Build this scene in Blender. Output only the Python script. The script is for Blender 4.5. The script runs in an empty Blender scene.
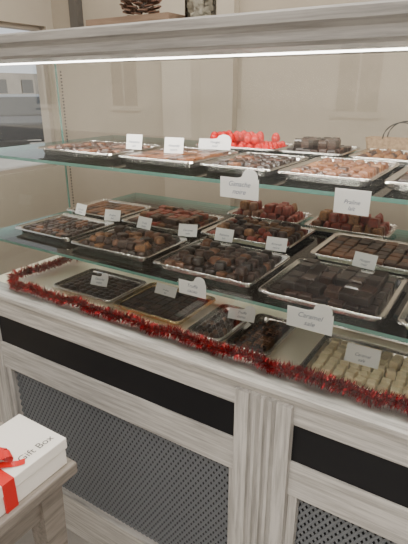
import bpy, math, random
from mathutils import Vector, Matrix
random.seed(7)
rnd=random.random
def U_(a,b): return a+(b-a)*random.random()
COL=bpy.context.collection

# ---------------------------------------------------------------- materials
def newmat(name):
    m=bpy.data.materials.new(name); m.use_nodes=True
    nt=m.node_tree; nt.nodes.clear()
    o=nt.nodes.new('ShaderNodeOutputMaterial')
    return m,nt,o
def pbr(name,col,rough=.5,metal=0,noise=None,nscale=20,stretch=(1,1,1),bump=0,spec=.5,coat=0):
    m,nt,o=newmat(name)
    p=nt.nodes.new('ShaderNodeBsdfPrincipled')
    p.inputs['Base Color'].default_value=(*col,1); p.inputs['Roughness'].default_value=rough
    p.inputs['Metallic'].default_value=metal; p.inputs['Specular IOR Level'].default_value=spec
    p.inputs['Coat Weight'].default_value=coat
    nt.links.new(p.outputs[0],o.inputs[0])
    if noise or bump:
        tc=nt.nodes.new('ShaderNodeTexCoord'); mp=nt.nodes.new('ShaderNodeMapping')
        mp.inputs['Scale'].default_value=stretch
        nt.links.new(tc.outputs['Object'],mp.inputs[0])
        n=nt.nodes.new('ShaderNodeTexNoise'); n.inputs['Scale'].default_value=nscale; n.inputs['Detail'].default_value=6
        n.inputs['Roughness'].default_value=.65
        nt.links.new(mp.outputs[0],n.inputs[0])
        if noise:
            r=nt.nodes.new('ShaderNodeValToRGB'); r.color_ramp.elements[0].position=.34; r.color_ramp.elements[1].position=.60
            r.color_ramp.elements[0].color=(*noise,1); r.color_ramp.elements[1].color=(*col,1)
            nt.links.new(n.outputs[0],r.inputs[0]); nt.links.new(r.outputs[0],p.inputs['Base Color'])
        if bump:
            b=nt.nodes.new('ShaderNodeBump'); b.inputs['Strength'].default_value=bump; b.inputs['Distance'].default_value=.002
            nt.links.new(n.outputs[0],b.inputs['Height']); nt.links.new(b.outputs[0],p.inputs['Normal'])
    return m
def emis(name,col,s):
    m,nt,o=newmat(name); e=nt.nodes.new('ShaderNodeEmission'); e.inputs[0].default_value=(*col,1); e.inputs[1].default_value=s
    nt.links.new(e.outputs[0],o.inputs[0]); return m
def glassmat(name,tint,ior=1.45):
    m,nt,o=newmat(name)
    t=nt.nodes.new('ShaderNodeBsdfTransparent'); t.inputs[0].default_value=(*tint,1)
    g=nt.nodes.new('ShaderNodeBsdfGlossy'); g.inputs['Roughness'].default_value=0.01
    f=nt.nodes.new('ShaderNodeFresnel'); f.inputs[0].default_value=ior
    mx=nt.nodes.new('ShaderNodeMixShader')
    nt.links.new(f.outputs[0],mx.inputs[0]); nt.links.new(t.outputs[0],mx.inputs[1]); nt.links.new(g.outputs[0],mx.inputs[2])
    nt.links.new(mx.outputs[0],o.inputs[0]); return m

W1=(.60,.58,.555); W2=(.31,.295,.28)
M=dict(
 woodx=pbr('whitewashed_wood_x',W1,.5,noise=W2,nscale=5,stretch=(1.0,14,22),bump=.3),
 woodz=pbr('whitewashed_wood_z',W1,.5,noise=W2,nscale=5,stretch=(22,14,1.0),bump=.3),
 beam=pbr('greyed_beam_wood',(.40,.385,.37),.5,noise=(.24,.23,.22),nscale=5,stretch=(.9,14,22),bump=.25),
 black=pbr('black_panel',(.006,.006,.008),.4,spec=.3),
 mesh=pbr('grey_metal_lattice',(.19,.205,.225),.45,.35),
 meshback=pbr('lattice_backing',(.014,.015,.017),.6),
 deck=pbr('cream_deck',(.96,.87,.69),.4,noise=(.93,.84,.66),nscale=3),
 wall=pbr('beige_wall',(.40,.35,.285),.85,noise=(.37,.325,.262),nscale=2.5,bump=.05),
 wall2=pbr('pale_beige_plaster',(.47,.42,.35),.85,noise=(.44,.39,.325),nscale=2),
 ceil=pbr('ceiling_white',(.8,.78,.75),.9),
 floor=pbr('floor_stone',(.47,.45,.43),.5,noise=(.38,.365,.35),nscale=5),
 glass=glassmat('clear_pane_glass',(.97,.98,.975),1.64),
 shelf=glassmat('shelf_glass',(.955,.98,.97),1.5),
 gedge=pbr('green_glass_edge',(.13,.29,.25),.15,0,spec=.8),
 silver=pbr('silver_tray',(.80,.78,.75),.2,1.0),
 gold=pbr('gold_tray',(.80,.62,.34),.22,1.0),
 dark=pbr('dark_chocolate',(.018,.008,.0055),.34,noise=(.010,.005,.0035),nscale=60,coat=.15),
 dark2=pbr('cocoa_chocolate',(.050,.020,.011),.40,noise=(.026,.011,.007),nscale=90,coat=.1),
 milk=pbr('milk_chocolate',(.16,.062,.026),.40,noise=(.10,.038,.017),nscale=70,coat=.1),
 nut=pbr('nut_praline',(.26,.12,.045),.5,noise=(.09,.036,.017),nscale=180,bump=.6),
 redb=pbr('red_brown_praline',(.22,.034,.018),.35,noise=(.09,.02,.012),nscale=90),
 white=pbr('white_chocolate',(.92,.78,.50),.42,noise=(.87,.71,.43),nscale=50),
 redf=pbr('red_candy',(.62,.004,.003),.22,0),
 tinsel=pbr('red_tinsel',(.62,.014,.024),.24,.7),
 tinseld=pbr('dark_red_tinsel',(.13,.007,.012),.3,.7),
 card=pbr('white_card',(.82,.82,.82),.6),
 ink=pbr('blue_ink',(.10,.14,.24),.6),
 led=emis('led_strip_emission',(1,.95,.86),12),
 boxw=pbr('white_box_card',(.85,.81,.76),.5),
 ribbon=pbr('red_ribbon',(.60,.012,.010),.35),
 tabw=pbr('table_wood',(.27,.235,.205),.5,noise=(.15,.13,.11),nscale=6,stretch=(14,1.2,14),bump=.2),
 cone=pbr('pine_cone_scale',(.14,.07,.045),.6),
 frost=pbr('frosted_scale_tip',(.24,.15,.11),.7),
 crate=pbr('brown_crate_wood',(.25,.17,.12),.6,noise=(.17,.11,.075),nscale=8,stretch=(1,10,10)),
 frame=pbr('dark_window_frame',(.10,.092,.085),.4),
 framel=pbr('beige_standin_frame',(.42,.37,.32),.5),
 wire=pbr('black_wire',(.02,.02,.02),.4,.5),
 kraft=pbr('kraft_wicker',(.42,.29,.17),.7,noise=(.25,.16,.09),nscale=120),
 asphalt=pbr('asphalt',(.21,.20,.185),.9,noise=(.17,.16,.15),nscale=1),
 facade=pbr('stone_facade',(.62,.57,.49),.9,noise=(.52,.48,.41),nscale=.6),
 facade2=pbr('grey_facade',(.14,.125,.11),.9,noise=(.10,.09,.08),nscale=.5),
 winmat=pbr('dark_window_pane',(.03,.033,.037),.1),
 carp=pbr('car_paint',(.03,.035,.045),.25,.4),
 tyre=pbr('tyre_rubber',(.015,.015,.015),.8),
 lampm=pbr('lamp_metal',(.05,.05,.05),.4,.5),
)

# ---------------------------------------------------------------- mesh helpers
class MB:
    def __init__(s): s.v=[]; s.f=[]; s.m=[]; s.sm=[]
    def add(s,vs,fs,mi=0,smooth=False):
        o=len(s.v); s.v+=[tuple(v) for v in vs]
        for f in fs: s.f.append(tuple(i+o for i in f)); s.m.append(mi); s.sm.append(smooth)
    def box(s,x0,x1,y0,y1,z0,z1,mi=0):
        s.add([(x0,y0,z0),(x1,y0,z0),(x1,y1,z0),(x0,y1,z0),(x0,y0,z1),(x1,y0,z1),(x1,y1,z1),(x0,y1,z1)],
              [(0,3,2,1),(4,5,6,7),(0,1,5,4),(1,2,6,5),(2,3,7,6),(3,0,4,7)],mi)
    def rings(s,rings,mi=0,smooth=False,cap=True,capb=False):
        n=len(rings[0]); vs=[v for r in rings for v in r]; fs=[]
        for k in range(len(rings)-1):
            for i in range(n):
                j=(i+1)%n; fs.append((k*n+i,k*n+j,(k+1)*n+j,(k+1)*n+i))
        if cap: fs.append(tuple((len(rings)-1)*n+i for i in range(n)))
        if capb: fs.append(tuple(reversed(range(n))))
        s.add(vs,fs,mi,smooth)
    def tube(s,pts,r,n=8,mi=0,smooth=True):
        pts=[Vector(p) for p in pts]; rs=[]
        for i,p in enumerate(pts):
            t=(pts[min(i+1,len(pts)-1)]-pts[max(i-1,0)]).normalized()
            up=Vector((0,0,1)) if abs(t.z)<.9 else Vector((1,0,0))
            a=t.cross(up).normalized(); b=a.cross(t)
            rr=r[i] if isinstance(r,(list,tuple)) else r
            rs.append([p+a*rr*math.cos(2*math.pi*k/n)+b*rr*math.sin(2*math.pi*k/n) for k in range(n)])
        s.rings(rs,mi,smooth,True,True)
    def obj(s,name,mats,parent=None,bevel=0):
        me=bpy.data.meshes.new(name); me.from_pydata(s.v,[],s.f)
        for m in mats: me.materials.append(m)
        me.polygons.foreach_set('material_index',s.m); me.polygons.foreach_set('use_smooth',s.sm); me.update()
        ob=bpy.data.objects.new(name,me); COL.objects.link(ob)
        if parent: ob.parent=parent
        if bevel:
            b=ob.modifiers.new('bevel','BEVEL'); b.width=bevel; b.segments=2; b.limit_method='ANGLE'
        return ob
def empty(name,loc=(0,0,0)):
    e=bpy.data.objects.new(name,None); COL.objects.link(e); e.location=loc; e.empty_display_size=.05; return e
def boxobj(name,b,mat,parent=None,bevel=0):
    m=MB(); m.box(*b); return m.obj(name,[mat],parent,bevel)

XL,XR=-1.40,1.0      # display case ends
DEP=.82
ZD=.905; ZM=1.066; ZU=1.322

# ---------------------------------------------------------------- room shell
boxobj('floor',(-2.3,2.6,-3.2,1.3,-.05,0),M['floor'])
boxobj('ceiling',(-2.3,2.6,-3.2,1.3,2.8,2.85),M['ceil'])
boxobj('wall_back',(-2.3,2.6,1.15,1.3,0,2.8),M['wall'])
boxobj('wall_right',(2.5,2.6,-3.2,1.15,0,2.8),M['wall'])
m=MB()
m.box(-2.3,-2.2,-3.2,1.15,0,1.08); m.box(-2.3,-2.2,-3.2,1.15,1.80,2.8); m.box(-2.3,-2.2,1.10,1.15,1.08,1.80); m.box(-2.3,-2.2,-3.2,-2.6,1.08,1.8)
m.obj('wall_left',[M['wall2']])
m=MB()
for y in (1.085,-.6,-2.6): m.box(-2.28,-2.22,y-.012,y+.012,1.08,1.80)
m.box(-2.28,-2.22,-2.6,1.08,1.08,1.10); m.box(-2.28,-2.22,-2.6,1.08,1.78,1.80)
m.obj('standin_window',[M['framel']])  # made-up window; its street view stands in for a reflection on the glass
m=MB(); m.box(-1.46,-1.08,1.11,1.15,0,2.8); m.box(-1.5,-1.04,1.10,1.15,0,.12)
m.obj('reflected_column',[M['wall2']])  # pale pilaster added in place of a column shape reflected in the glass
boxobj('trim_2',(-2.03,-1.975,1.11,1.15,1.7,2.8),M['frame'])
boxobj('baseboard_back',(-2.2,2.5,1.13,1.149,0,.12),M['wall2'])

# ---------------------------------------------------------------- display case
case=empty('display_case')
PX0,PX1=-.432,-.295
m=MB()
m.box(XL,XR,.0,.03,.812,.888); m.box(XL,XR,.0,.03,.615,.712); m.box(XL,XR,.0,.03,.0,.17)
m.obj('front_rails',[M['woodx']],case,.003)
m=MB()
prof=[(.05,.905),(-.012,.905),(-.018,.899),(-.018,.888),(-.010,.882),(-.004,.872),(0,.862),(.05,.862)]
m.rings([[(XL-.01,y,z) for y,z in prof],[(XR,y,z) for y,z in prof]],0,False,True,True)
m.obj('front_ledge',[M['woodx']],case)
m=MB()
m.box(XL,-1.325,-.006,.03,0,.862)
def pilaster(mb,x0,x1):
    w=x1-x0
    pts=[(x0,.03),(x0,-.016)]
    n=4; fw=.011; gap=.008; tot=n*fw+(n-1)*gap; s=x0+(w-tot)/2
    for i in range(n):
        a=s+i*(fw+gap)
        pts+= [(a,-.016),(a+.002,-.007),(a+fw*.5,-.003),(a+fw-.002,-.007),(a+fw,-.016)]
    pts+=[(x1,-.016),(x1,.03)]
    mb.rings([[(x,y,0.13) for x,y in pts],[(x,y,.865) for x,y in pts]],0,False,True,True)
    mb.box(x0-.008,x1+.008,-.024,.03,0,.13)
pilaster(m,PX0,PX1)
pilaster(m,.62,.757)
m.obj('posts',[M['woodz']],case)
m=MB()
spans=[(-1.325,PX0),(PX1,.62)]
for a,b in spans:
    m.box(a,a+.022,.004,.03,.17,.615); m.box(b-.022,b,.004,.03,.17,.615)
m.obj('panel_stiles',[M['woodz']],case,.002)
m=MB()
for a,b in spans: m.box(a,b,.006,.03,.712,.812)
m.box(.757,XR,.006,.03,.712,.812)
m.obj('black_panels',[M['black']],case)
m=MB()
for a,b in spans: m.box(a,b,.034,.04,.15,.63)
m.obj('lattice_backing',[M['meshback']],case)
m=MB()
def lattice(mb,x0,x1,z0,z1,sp=.0165,w=.0080,y=.022):
    H=z1-z0; q=.62
    k=x0-H*q
    while k<x1+H*q:
        for sgn in (1,-1):
            xa,za,xb,zb=(k,z0,k+H*q,z1) if sgn>0 else (k,z1,k+H*q,z0)
            def at(x): return za+(zb-za)*(x-xa)/(xb-xa)
            cx0,cx1=max(xa,x0),min(xb,x1)
            if cx1-cx0<.003: continue
            A=Vector((cx0,y+(0 if sgn>0 else .0015),at(cx0))); B=Vector((cx1,A.y,at(cx1)))
            d=(B-A).normalized(); nrm=Vector((-d.z,0,d.x))*w/2; t=Vector((0,-.0016,0))
            mb.add([A-nrm,B-nrm,B+nrm,A+nrm,A-nrm*.5+t,B-nrm*.5+t,B+nrm*.5+t,A+nrm*.5+t],
                   [(4,5,6,7),(0,1,5,4),(2,3,7,6)],0)
        k+=sp
for a,b in spans: lattice(m,a+.022,b-.022,.17,.615)
m.obj('metal_lattice',[M['mesh']],case)
m=MB()
m.box(XL,XL+.025,.03,DEP,0,.88); m.box(XR-.025,XR,.03,DEP,0,.88); m.box(XL,XR,DEP-.02,DEP,0,.88)
m.obj('carcass_sides',[M['woodz']],case)
boxobj('deck',(XL+.0,XR,.05,DEP,.875,.905),M['deck'],case)
m=MB()
prof=[(.09,1.566),(.0,1.566),(-.006,1.572),(-.006,1.590),(-.012,1.596),(-.020,1.600),(-.020,1.616),(-.016,1.620),(.09,1.620)]
m.rings([[(XL-.02,y,z) for y,z in prof],[(XR+.02,y,z) for y,z in prof]],0,False,True,True)
m.box(XL-.02,XR+.02,DEP-.04,DEP,1.60,1.620)
m.obj('top_beam',[M['beam']],case)
def quad(name,vs,mat,parent):
    q=MB(); q.add(vs,[(0,1,2,3)]); return q.obj(name,[mat],parent)
quad('front_glass_left',[(XL,.004,.905),(-.10,.004,.905),(-.10,.004,1.567),(XL,.004,1.567)],M['glass'],case)
quad('front_glass_right',[(-.097,.004,.905),(XR,.004,.905),(XR,.004,1.567),(-.097,.004,1.567)],M['glass'],case)
quad('side_glass',[(XL+.002,.004,.905),(XL+.002,.42,.905),(XL+.002,.42,1.567),(XL+.002,.004,1.567)],M['shelf'],case)
quad('top_glass',[(XL,.09,1.618),(XR,.09,1.618),(XR,DEP-.04,1.618),(XL,DEP-.04,1.618)],M['shelf'],case)
m=MB(); m.box(XL,XL+.004,.417,.423,.905,1.6); m.obj('glass_edge_strip',[M['gedge']],case)
m=MB()
for i in range(60):
    z=.915+i*.0108; c=Vector((XL+.012,.432,z)); r=.0032
    rg=[[c+Vector((r*math.sin(t)*math.cos(p),r*math.sin(t)*math.sin(p),-r*math.cos(t))) for p in [k*math.pi/3 for k in range(6)]] for t in (.5,1.2,1.9,2.6)]
    m.rings(rg,0,True,True,True)
m.obj('bead_chain',[M['lampm']],case)
def shelf(name,z,y0,y1):
    q=MB(); q.box(XL+.01,XR-.01,y0,y1,z-.008,z,0)
    for i in range(6):
        q.m[i]= 0 if i<2 else 1
    return q.obj(name,[M['shelf'],M['gedge']],case)
shelf('glass_shelf_middle',ZM,.035,.80); shelf('glass_shelf_upper',ZU,.035,.68)
m=MB()
for z in (ZM-.008,ZU-.008):
    for x in (XL+.02,.35,XR-.02):
        for y in (.06,.6): m.tube([(x,y,z-.012),(x,y,z)],.006,8)
m.obj('shelf_studs',[M['silver']],case)
m=MB()
for x in (.35,XR-.02): m.tube([(x,.6,.905),(x,.6,1.6)],.006,8)
m.obj('shelf_posts',[M['silver']],case)
m=MB(); m.box(XL+.03,XR-.03,.090,.104,1.563,1.600); m.obj('led_housing',[M['silver']],case)
m=MB(); m.box(XL+.03,XR-.03,.104,.112,1.560,1.570); m.obj('led_strip',[M['led']],case)

# ---------------------------------------------------------------- trays
def rrect(x0,x1,y0,y1,r,z,n=4):
    pts=[]
    for cx,cy,a0 in ((x1-r,y1-r,0),(x0+r,y1-r,90),(x0+r,y0+r,180),(x1-r,y0+r,270)):
        for i in range(n+1):
            a=math.radians(a0+90*i/n); pts.append((cx+r*math.cos(a),cy+r*math.sin(a),z))
    return pts
def piece(mb,c,sx,sy,h,kind,mi,rot=0,tilt=0):
    cx,cy,cz=c
    R=Matrix.Rotation(rot,3,'Z')@Matrix.Rotation(tilt,3,'X')
    def T(p): q=R@Vector(p); return (q.x+cx,q.y+cy,q.z+cz)
    if kind=='mix': kind=random.choice(('square','taper','taper','nut'))
    if kind=='square':
        b=.14
        rg=[]
        for s,z in ((1,0),(1,.82),(1-b,1)):
            w,d=sx*s/2,sy*s/2
            rg.append([T((x,y,z*h)) for x,y in ((-w,-d),(w,-d),(w,d),(-w,d))])
        mb.rings(rg,mi,False)
    elif kind=='taper':
        rg=[]
        for s,z in ((1,0),(.98,.3),(.86,.85),(.7,1)):
            w,d=sx*s/2,sy*s/2
            rg.append([T(p) for p in rrect(-w,w,-d,d,min(w,d)*.35,z*h,1)])
        mb.rings(rg,mi,True)
    elif kind in('dome','nut','truffle'):
        rg=[]; n=9; jit=.16 if kind=='nut' else 0
        prof=((.8,0),(1,.25),(.92,.55),(.65,.85),(.25,1)) if kind!='dome' else ((1,0),(.98,.35),(.82,.7),(.5,.93),(.15,1))
        for s,z in prof:
            rg.append([T((sx/2*s*(1+U_(-jit,jit))*math.cos(2*math.pi*k/n),sy/2*s*(1+U_(-jit,jit))*math.sin(2*math.pi*k/n),z*h*(1+U_(-jit,jit)))) for k in range(n)])
        mb.rings(rg,mi,True)
def tray(x0,x1,y0,y1,z,nx,ny,kind,mats,h=.014,layers=1,metal='silver',rot=0,fill=.93,jr=.12,topping=None,main=.62):
    W=x1-x0; D=y1-y0
    e=empty('chocolate_tray',((x0+x1)/2,(y0+y1)/2,z+.0005)); e.rotation_euler=(0,0,math.radians(rot))
    m=MB(); w,d=W/2,D/2; rr=.018
    rg=[rrect(-w+.016,w-.016,-d+.016,d-.016,rr*.7,0),rrect(-w+.011,w-.011,-d+.011,d-.011,rr,.013),
        rrect(-w+.001,w-.001,-d+.001,d-.001,rr,.0165),rrect(-w,w,-d,d,rr,.0145),]
    m.rings(rg,0,False,False,True)
    rin=[rrect(-w+.018,w-.018,-d+.018,d-.018,rr*.6,.0012),rrect(-w+.0125,w-.0125,-d+.0125,d-.0125,rr,.0142),rrect(-w+.001,w-.001,-d+.001,d-.001,rr,.0172)]
    m.rings(rin,0,False,False,True)
    rim=rrect(-w+.002,w-.002,-d+.002,d-.002,rr,.0168,5); rim.append(rim[0])
    m.tube(rim,.0016,5)
    t=m.obj('tray',[M[metal]],e)
    m=MB(); ix,iy=W-.044,D-.044; px,py=ix/nx,iy/ny
    for L in range(layers):
        for i in range(nx-L):
            for j in range(ny-L):
                if rnd()<(.02 if L==0 else .25): continue
                x=-ix/2+px*(i+.5+L*.5)+U_(-1,1)*px*.04*(1+L); y=-iy/2+py*(j+.5+L*.5)+U_(-1,1)*py*.04*(1+L)
                mi=0 if len(mats)==1 else (0 if rnd()<main else random.randrange(1,len(mats)))
                piece(m,(x,y,.0016+L*h*.98),px*fill,py*fill,h*U_(.93,1.07),kind,mi,U_(-jr,jr)*(1+L),U_(-.12,.12)*L)
                if topping is not None and L==layers-1:
                    piece(m,(x,y,.0016+L*h+h*.95),px*.38,py*.3,h*.3,'dome',len(mats),U_(0,3))
    mm=[M[k] for k in mats]+([M[topping]] if topping else [])
    m.obj('chocolates',mm,e)
    return e
# deck
tray(-1.150,-.905,.090,.275,ZD,8,7,'taper',['dark','dark2'],.013,jr=.03,main=.5)
tray(-.897,-.655,.085,.285,ZD,7,9,'square',['dark2','dark'],.013,metal='gold',jr=.04)
tray(-.625,-.515,.062,.262,ZD,4,8,'dome',['dark2','milk'],.014)
tray(-.510,-.390,.062,.262,ZD,4,7,'square',['dark2','milk'],.015,topping='milk')
tray(-.315,-.03,.050,.250,ZD,10,7,'square',['white'],.018,fill=.80,jr=.35)
tray(0,.28,.050,.250,ZD,8,6,'square',['dark'],.015)
tray(-.36,-.07,.295,.50,ZD,8,6,'square',['dark','dark2'],.016)
tray(-.04,.24,.295,.50,ZD,8,6,'dome',['dark','milk'],.016)
# middle, front row
tray(-1.315,-1.07,.10,.32,ZM,8,7,'mix',['dark2','milk','dark'],.015,layers=1)
tray(-1.045,-.765,.085,.30,ZM,8,6,'mix',['dark2','dark','milk','nut'],.016,layers=2,jr=.3)
tray(-.735,-.445,.075,.315,ZM,8,7,'taper',['dark2','dark','milk'],.017,layers=2,jr=.2,main=.5)
tray(-.425,-.150,.055,.310,ZM,7,6,'square',['dark','dark2'],.018,layers=2,jr=.06)
tray(-.13,.15,.055,.310,ZM,8,7,'taper',['dark','milk'],.018,layers=1)
# middle, back row
tray(-1.36,-1.11,.36,.57,ZM,7,6,'square',['milk','dark2'],.015)
tray(-1.085,-.80,.35,.58,ZM,8,7,'square',['dark2','milk','redb'],.018,layers=2,main=.45)
tray(-.78,-.48,.37,.60,ZM,8,7,'mix',['dark2','redb','nut'],.018,layers=2)
tray(-.42,-.14,.36,.60,ZM,7,6,'square',['milk','dark2'],.018,layers=1,main=.5)
tray(-.11,.17,.36,.60,ZM,7,6,'taper',['dark','milk'],.018,layers=1)
tray(-.83,-.56,.625,.785,ZM,7,4,'mix',['redb','nut','milk'],.028,layers=2)
tray(-.54,-.27,.625,.785,ZM,7,4,'mix',['redb','nut','milk'],.028,layers=2)
# upper
tray(-1.175,-.885,.110,.345,ZU,8,7,'mix',['dark2','dark','milk'],.018,layers=1,main=.5)
tray(-.855,-.625,.100,.345,ZU,6,6,'square',['dark2','milk'],.018)
tray(-.605,-.425,.095,.340,ZU,6,7,'mix',['dark','dark2','milk'],.018,layers=1)
tray(-.41,-.215,.090,.36,ZU,6,9,'mix',['milk','nut','dark2'],.018,layers=1)
tray(-.195,.08,.090,.36,ZU,8,8,'square',['dark','milk'],.018)
tray(-.83,-.565,.42,.60,ZU,8,5,'truffle',['redf'],.026,layers=2,fill=.98,jr=.5)
tray(-.555,-.375,.42,.62,ZU,6,6,'square',['dark','dark2'],.022,layers=2,jr=.3)
tray(-.355,-.08,.40,.60,ZU,8,6,'nut',['nut','dark2','milk'],.02,layers=1)

# ---------------------------------------------------------------- price cards
def card(name,x,y,z,w,h,lean,heart=False,txt='Ganache',yaw=0,base=True):
    pts=[]
    pts+=[(-w/2,0),(w/2,0),(w/2,h*.72)]
    if heart:
        for i in range(13):
            a=math.radians(-20+i*200/12); pts.append((w*.27+w*.2*math.cos(a),h*.76+h*.26*math.sin(a)))
        pts+=[(-w*.05,h*.70),(-w/2,h*.70)]
    else:
        pts+=[(w/2,h),(-w/2,h)]
    m=MB(); n=len(pts)
    m.rings([[(px,-.0004,pz) for px,pz in pts],[(px,.0004,pz) for px,pz in pts]],0,False,True,True)
    if base:
        m.box(-w*.2,w*.2,.0,.012,0,.0008)
    o=m.obj(name,[M['card']])
    o.location=(x,y,z); o.rotation_euler=(math.radians(-lean),0,math.radians(yaw))
    for k,t in enumerate(txt.split('\n')):
        c=bpy.data.curves.new('label','FONT'); c.body=t; c.size=h*.24; c.align_x='CENTER'; c.shear=.35
        to=bpy.data.objects.new('label_text',c); COL.objects.link(to); to.parent=o
        to.location=(0,-.0009,h*(.42-.26*k)); to.rotation_euler=(math.radians(90),0,0); c.materials.append(M['ink'])
names=['Ganache\nnoire','Praline\nlait','Truffe\ncacao','Caramel\nsale','Noisette\nlait','Amande\nnoire','Nougat\nmiel']
i=0
for x,y in ((-1.25,.33),(-1.095,.325),(-.945,.305),(-.78,.31),(-.665,.325),(-.50,.325),(-.262,.318)):
    card('price_card',x,y,ZM+.019,.058,.037,22,False,names[i%7],U_(-12,18)); i+=1
for x,y,w,h in ((-1.02,.165,.062,.042),(-.80,.215,.078,.032),(-.53,.19,.075,.042),(-.20,.14,.075,.042)):
    card('price_card',x,y,ZD+.018,w,h,28,i%2==1,names[i%7],U_(-5,20)); i+=1
for x,y,w in ((-.89,.215,.05),(-.745,.20,.055),(-.70,.33,.095)):
    card('price_card',x,y,ZU+.02,w,.040,12,w>.09,names[i%7],8); i+=1
for x,z,w,h in ((-.46,ZU-.034,.088,.060),(-.230,ZU-.036,.064,.045),(-.577,ZM-.023,.076,.050),(-.289,ZM-.033,.098,.064)):
    card('price_card',x,.031,z,w,h,0,x<-.4 or x==-.289,names[i%7],0,False); i+=1

# ---------------------------------------------------------------- tinsel garland
path=[]
def addseg(a,b,n):
    a=Vector(a);b=Vector(b)
    for k in range(n): path.append(a.lerp(b,k/n))
addseg((-1.275,.37,.928),(-1.30,.06,.928),70)
addseg((-1.30,.06,.928),(-1.24,.028,.928),14)
addseg((-1.24,.028,.928),(XR-.03,.028,.928),600)
m=MB(); N=len(path)
for i,p in enumerate(path):
    t=(path[min(i+1,N-1)]-path[max(i-1,0)]).normalized()
    wob=Vector((0,.003*math.sin(i*.21),.003*math.sin(i*.13)))
    a=t.cross(Vector((0,0,1))).normalized(); b=a.cross(t)
    big=1.35 if i<15 else 1
    for k in range(20):
        ang=U_(0,2*math.pi); L=U_(.012,.025)*big
        d=(a*math.cos(ang)+b*math.sin(ang)+t*U_(-.5,.5)).normalized()
        s=p+wob+t*U_(-.002,.002); e=s+d*L
        if e.z<.9065: e.z=.9065
        if e.y<.006: e.y=.006
        if i>84 and e.y>.048: e.y=.048
        sd=d.cross(Vector((U_(-1,1),U_(-1,1),U_(-1,1)))).normalized()*U_(.0009,.0017)
        mid=s.lerp(e,.55)+Vector((0,0,U_(-.002,.002)))
        m.add([s-sd,s+sd,mid+sd,mid-sd,e],[(0,1,2,3),(3,2,4)],0 if rnd()<.6 else 1)
m.obj('tinsel_garland',[M['tinsel'],M['tinseld']])

# ---------------------------------------------------------------- gift box + side table
gb=empty('gift_box',(-.752,-.425,.752))
m=MB(); m.box(-.072,.072,-.125,.125,0,.046); m.obj('box_base',[M['boxw']],gb,.002)
m=MB(); m.box(-.075,.075,-.128,.128,.040,.066); m.obj('box_lid',[M['boxw']],gb,.002)
m=MB()
yb=-.015; bx=.02
m.box(-.0765,.0765,yb-.013,yb+.013,.0005,.0672); m.obj('ribbon_band',[M['ribbon']],gb)
m=MB()
def loop(sx,ang,sc=1.3):
    pts=[]
    for k in range(15):
        a=2*math.pi*k/14; r=.5*(1-math.cos(a)); pts.append((.055*sc*r,.012*math.sin(a)+.012*r))
    R=Matrix.Rotation(ang,3,'Z'); vs=[]
    for x,z in pts:
        for w in (-.012,.012):
            q=R@Vector((x,w*(.35+.65*min(1,x/.03)),0)); vs.append((q.x+sx,q.y+yb,.069+z))
    m.add(vs,[(2*k,2*k+2,2*k+3,2*k+1) for k in range(14)],0,True)
for a in (1.9,1.2,-1.9,-1.2): loop(bx,a,.8)
m.box(bx-.01,bx+.01,yb-.01,yb+.01,.067,.083)
for a in (.9,2.6,-2.4):
    R=Matrix.Rotation(a,3,'Z'); vs=[]
    for k in range(6):
        for w in (-.008,.008):
            q=R@Vector((k*.013,w,0)); vs.append((q.x+bx,q.y+yb,.070+.003*math.sin(k*1.2)))
    m.add(vs,[(2*k,2*k+2,2*k+3,2*k+1) for k in range(5)],0,True)
m.obj('ribbon_bow',[M['ribbon']],gb)
c=bpy.data.curves.new('label','FONT'); c.body='Gift Box'; c.size=.024; c.align_x='CENTER'
to=bpy.data.objects.new('label_text',c); COL.objects.link(to); to.parent=gb; c.materials.append(M['frame'])
to.location=(.055,.072,.0668); to.rotation_euler=(0,0,math.radians(90))

tb=empty('side_table',(-.965,-.585,0))
m=MB(); m.box(-.30,.30,-.30,.30,.722,.752); m.obj('table_top',[M['tabw']],tb,.006)
m=MB()
m.box(-.26,.26,-.262,-.242,.64,.722); m.box(-.26,.26,.242,.262,.64,.722); m.box(-.262,-.242,-.26,.26,.64,.722); m.box(.242,.262,-.26,.26,.64,.722)
m.obj('apron',[M['tabw']],tb)
m=MB()
for sx in(-1,1):
    for sy in(-1,1):
        x,y=sx*.245,sy*.245
        m.rings([[(x+r*cx,y+r*cy,z) for cx,cy in((-1,-1),(1,-1),(1,1),(-1,1))] for r,z in((.016,0),(.026,.6),(.028,.722))],0,False,True,True)
m.obj('legs',[M['tabw']],tb)

# ---------------------------------------------------------------- things on top
cr=empty('display_crate',(-.825,.22,1.6195))
m=MB(); m.box(-.125,.125,-.09,-.08,0,.030); m.box(-.125,.125,.08,.09,0,.030); m.box(-.125,-.115,-.08,.08,0,.030); m.box(.115,.125,-.08,.08,0,.030); m.box(-.125,.125,-.09,.09,.030,.036)
m.obj('crate_body',[M['crate']],cr)
pc=MB(); nsc=120
for k in range(nsc):
    u=(k+.5)/nsc; a=k*2.39996; zc=-.055+.11*u
    rr=.042*math.sqrt(max(.02,1-((u-.42)/.6)**2)); c=Vector((rr*.6*math.cos(a),rr*.6*math.sin(a),zc))
    out=Vector((math.cos(a),math.sin(a),.15+.9*u)).normalized(); side=Vector((-math.sin(a),math.cos(a),0)); up=out.cross(side)
    L=.034*(1-.5*abs(u-.4)); w=.012
    p=[c-side*w*.4,c+side*w*.4,c+out*L*.8+side*w,c+out*L,c+out*L*.8-side*w]
    th=up*.003
    pc.add(p+[q-th for q in p],[(0,1,2,3,4),(9,8,7,6,5),(1,6,7,2),(4,9,5,0),(2,7,8,3),(3,8,9,4)],0 if k%3 else 1)
o=pc.obj('pine_cone',[M['cone'],M['frost']]); o.location=(-.845,.215,1.6555+.066); o.rotation_euler=(.25,.2,0)
j=empty('glass_jar',(-.66,.20,1.6195)); m=MB()
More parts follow.
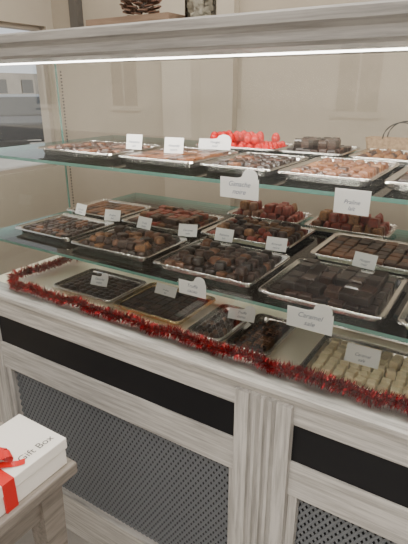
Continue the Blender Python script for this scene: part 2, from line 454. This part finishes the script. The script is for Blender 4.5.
n=20; rg=[[(r*math.cos(2*math.pi*k/n),r*math.sin(2*math.pi*k/n),z) for k in range(n)] for r,z in((.034,0),(.036,.01),(.036,.10),(.030,.115),(.030,.125))]
m.rings(rg,0,True,False,True); m.obj('jar_body',[M['shelf']],j)
m=MB(); m.rings([[(r*math.cos(2*math.pi*k/n),r*math.sin(2*math.pi*k/n),z) for k in range(n)] for r,z in((.033,.122),(.034,.14),(.02,.148))],0,True,True,True); m.obj('jar_lid',[M['silver']],j)
m=MB()
for k in range(60):
    a=U_(0,6.28); r=.024*math.sqrt(rnd()); piece(m,(r*math.cos(a),r*math.sin(a),.004+.07*k/60),.016,.016,.014,'truffle',0,U_(0,3),U_(-.5,.5))
m.obj('jar_sweets',[M['wall2']],j)
wb=empty('wire_basket',(-.27,.642,ZU+.0005)); m=MB()
m.rings([rrect(-.09,.09,-.03,.03,.012,0),rrect(-.10,.10,-.034,.034,.014,.045)],0,False,False,True); m.obj('basket_body',[M['kraft']],wb)
m=MB()
for s in(-1,1):
    m.tube([(-.05+.05*(1-math.cos(t)),s*.03,.045+.045*math.sin(t)) for t in [math.pi*k/12 for k in range(13)]],.0018,6)
m.obj('basket_handles',[M['wire']],wb)

# ---------------------------------------------------------------- street; the view through the left window replaces a reflection
boxobj('street_ground',(-60,40,-40,60,-.12,-.06),M['asphalt'])
def building(name,x0,x1,y0,y1,h,mat,axis,face,wsp,ww,wh,z0s):
    e=empty(name); boxobj('walls',(x0,x1,y0,y1,-.06,h),mat,e)
    m=MB(); m2=MB()
    if axis=='y':
        x=x0+1
        while x<x1-ww-.5:
            for z in z0s:
                m.box(x,x+ww,face-.02,face+.06,z,z+wh); m2.box(x-.12,x+ww+.12,face,face+.10,z-.15,z); m2.box(x-.12,x+ww+.12,face,face+.10,z+wh,z+wh+.15)
                m2.box(x+ww/2-.03,x+ww/2+.03,face+.06,face+.08,z,z+wh)
            x+=wsp
    else:
        y=y0+1
        while y<y1-ww-.5:
            for z in z0s: m.box(face-.02,face+.06,y,y+ww,z,z+wh); m2.box(face,face+.1,y-.12,y+ww+.12,z-.15,z)
            y+=wsp
    m.obj('panes',[M['winmat']],e); m2.obj('surrounds',[M['facade'] if mat is M['facade'] else mat],e)
building('street_building',-30,12,-20,-13,7.5,M['facade'],'y',-13,4.1,1.1,1.9,(.9,4.2))
building('street_building',-52,-44,4,60,2.9,M['facade2'],'x',-44,3.2,1.4,1.3,(1.0,))
car=empty('parked_car',(-12.0,8.3,-.06)); car.rotation_euler=(0,0,math.radians(145))
m=MB(); pr=[(-2,.35),(-2.05,.75),(-1.6,.9),(-1.0,1.35),(.5,1.4),(1.1,.95),(1.95,.8),(2.0,.35)]
rg=[[(x,y*(.93 if z>1.1 else 1),z) for x,z in pr] for y in(-.85,.85)]
m.rings(rg,0,False,True,True); m.obj('car_body',[M['carp']],car,.05)
m=MB()
for x in(-1.25,1.25):
    for s in(-1,1): m.tube([(x,s*.70,.32),(x,s*.88,.32)],.32,16)
m.obj('wheels',[M['tyre']],car)
m=MB(); m.add([(-1.02,-.87,.95),(.95,-.87,.95),(.45,-.83,1.33),(-.8,-.83,1.33)],[(0,1,2,3)]); m.add([(-2.0+.42,-.7,.93),(-1.57,.7,.93),(-1.05,.68,1.33),(-1.05,-.68,1.33)],[(0,1,2,3)]); m.obj('windows',[M['winmat']],car)
lp=MB(); lp.tube([(0,0,0),(0,0,3.1),(.15,-.1,3.35),(.6,-.4,3.45)],[.10,.08,.065,.06],10); lp.tube([(.55,-.38,3.42),(1.0,-.68,3.44)],[.11,.13],8)
o=lp.obj('street_lamp',[M['lampm']]); o.location=(-22,18.2,-.06)

# ---------------------------------------------------------------- lights
w=bpy.data.worlds.new('world'); bpy.context.scene.world=w; w.use_nodes=True
w.node_tree.nodes['Background'].inputs[0].default_value=(.93,.96,1,1); w.node_tree.nodes['Background'].inputs[1].default_value=.95
def area(name,loc,rot,sx,sy,pw,col):
    l=bpy.data.lights.new(name,'AREA'); l.shape='RECTANGLE'; l.size=sx; l.size_y=sy; l.energy=pw; l.color=col
    o=bpy.data.objects.new(name,l); COL.objects.link(o); o.location=loc; o.rotation_euler=rot; return o
area('ceiling_lamp',(.2,-1.4,2.75),(0,0,0),2.5,1.2,50,(1,.96,.90))
area('ceiling_lamp',(-.3,.45,2.75),(0,0,0),3,.6,46,(1,.94,.85))
l=area('led_lamp',(-.2,.113,1.558),(math.radians(5),0,0),2.3,.02,15,(1,.94,.84)); l.parent=case
s=bpy.data.lights.new('sun','SUN'); s.energy=13; s.angle=.02; s.color=(1,.95,.88)  # sun added to brighten facades so their reflection in the glass shows
so=bpy.data.objects.new('sun',s); COL.objects.link(so); so.rotation_euler=Vector((-.45,-.65,-.55)).to_track_quat('-Z','Y').to_euler(); so.location=(5,6,8)

# ---------------------------------------------------------------- camera
f=480; p=math.atan(184/f); yaw=math.radians(32.3)
F=Vector((-math.sin(yaw)*math.cos(p), math.cos(yaw)*math.cos(p), -math.sin(p)))
R=Vector((math.cos(yaw), math.sin(yaw),0)); Up=R.cross(F)
cd=bpy.data.cameras.new('camera'); co=bpy.data.objects.new('camera',cd); COL.objects.link(co)
mat=Matrix(((R.x,Up.x,-F.x,0),(R.y,Up.y,-F.y,-.83),(R.z,Up.z,-F.z,1.5),(0,0,0,1)))
co.matrix_world=mat
cd.sensor_fit='VERTICAL'; cd.sensor_height=24; cd.lens=24*480/544; cd.clip_start=.02
bpy.context.scene.camera=co
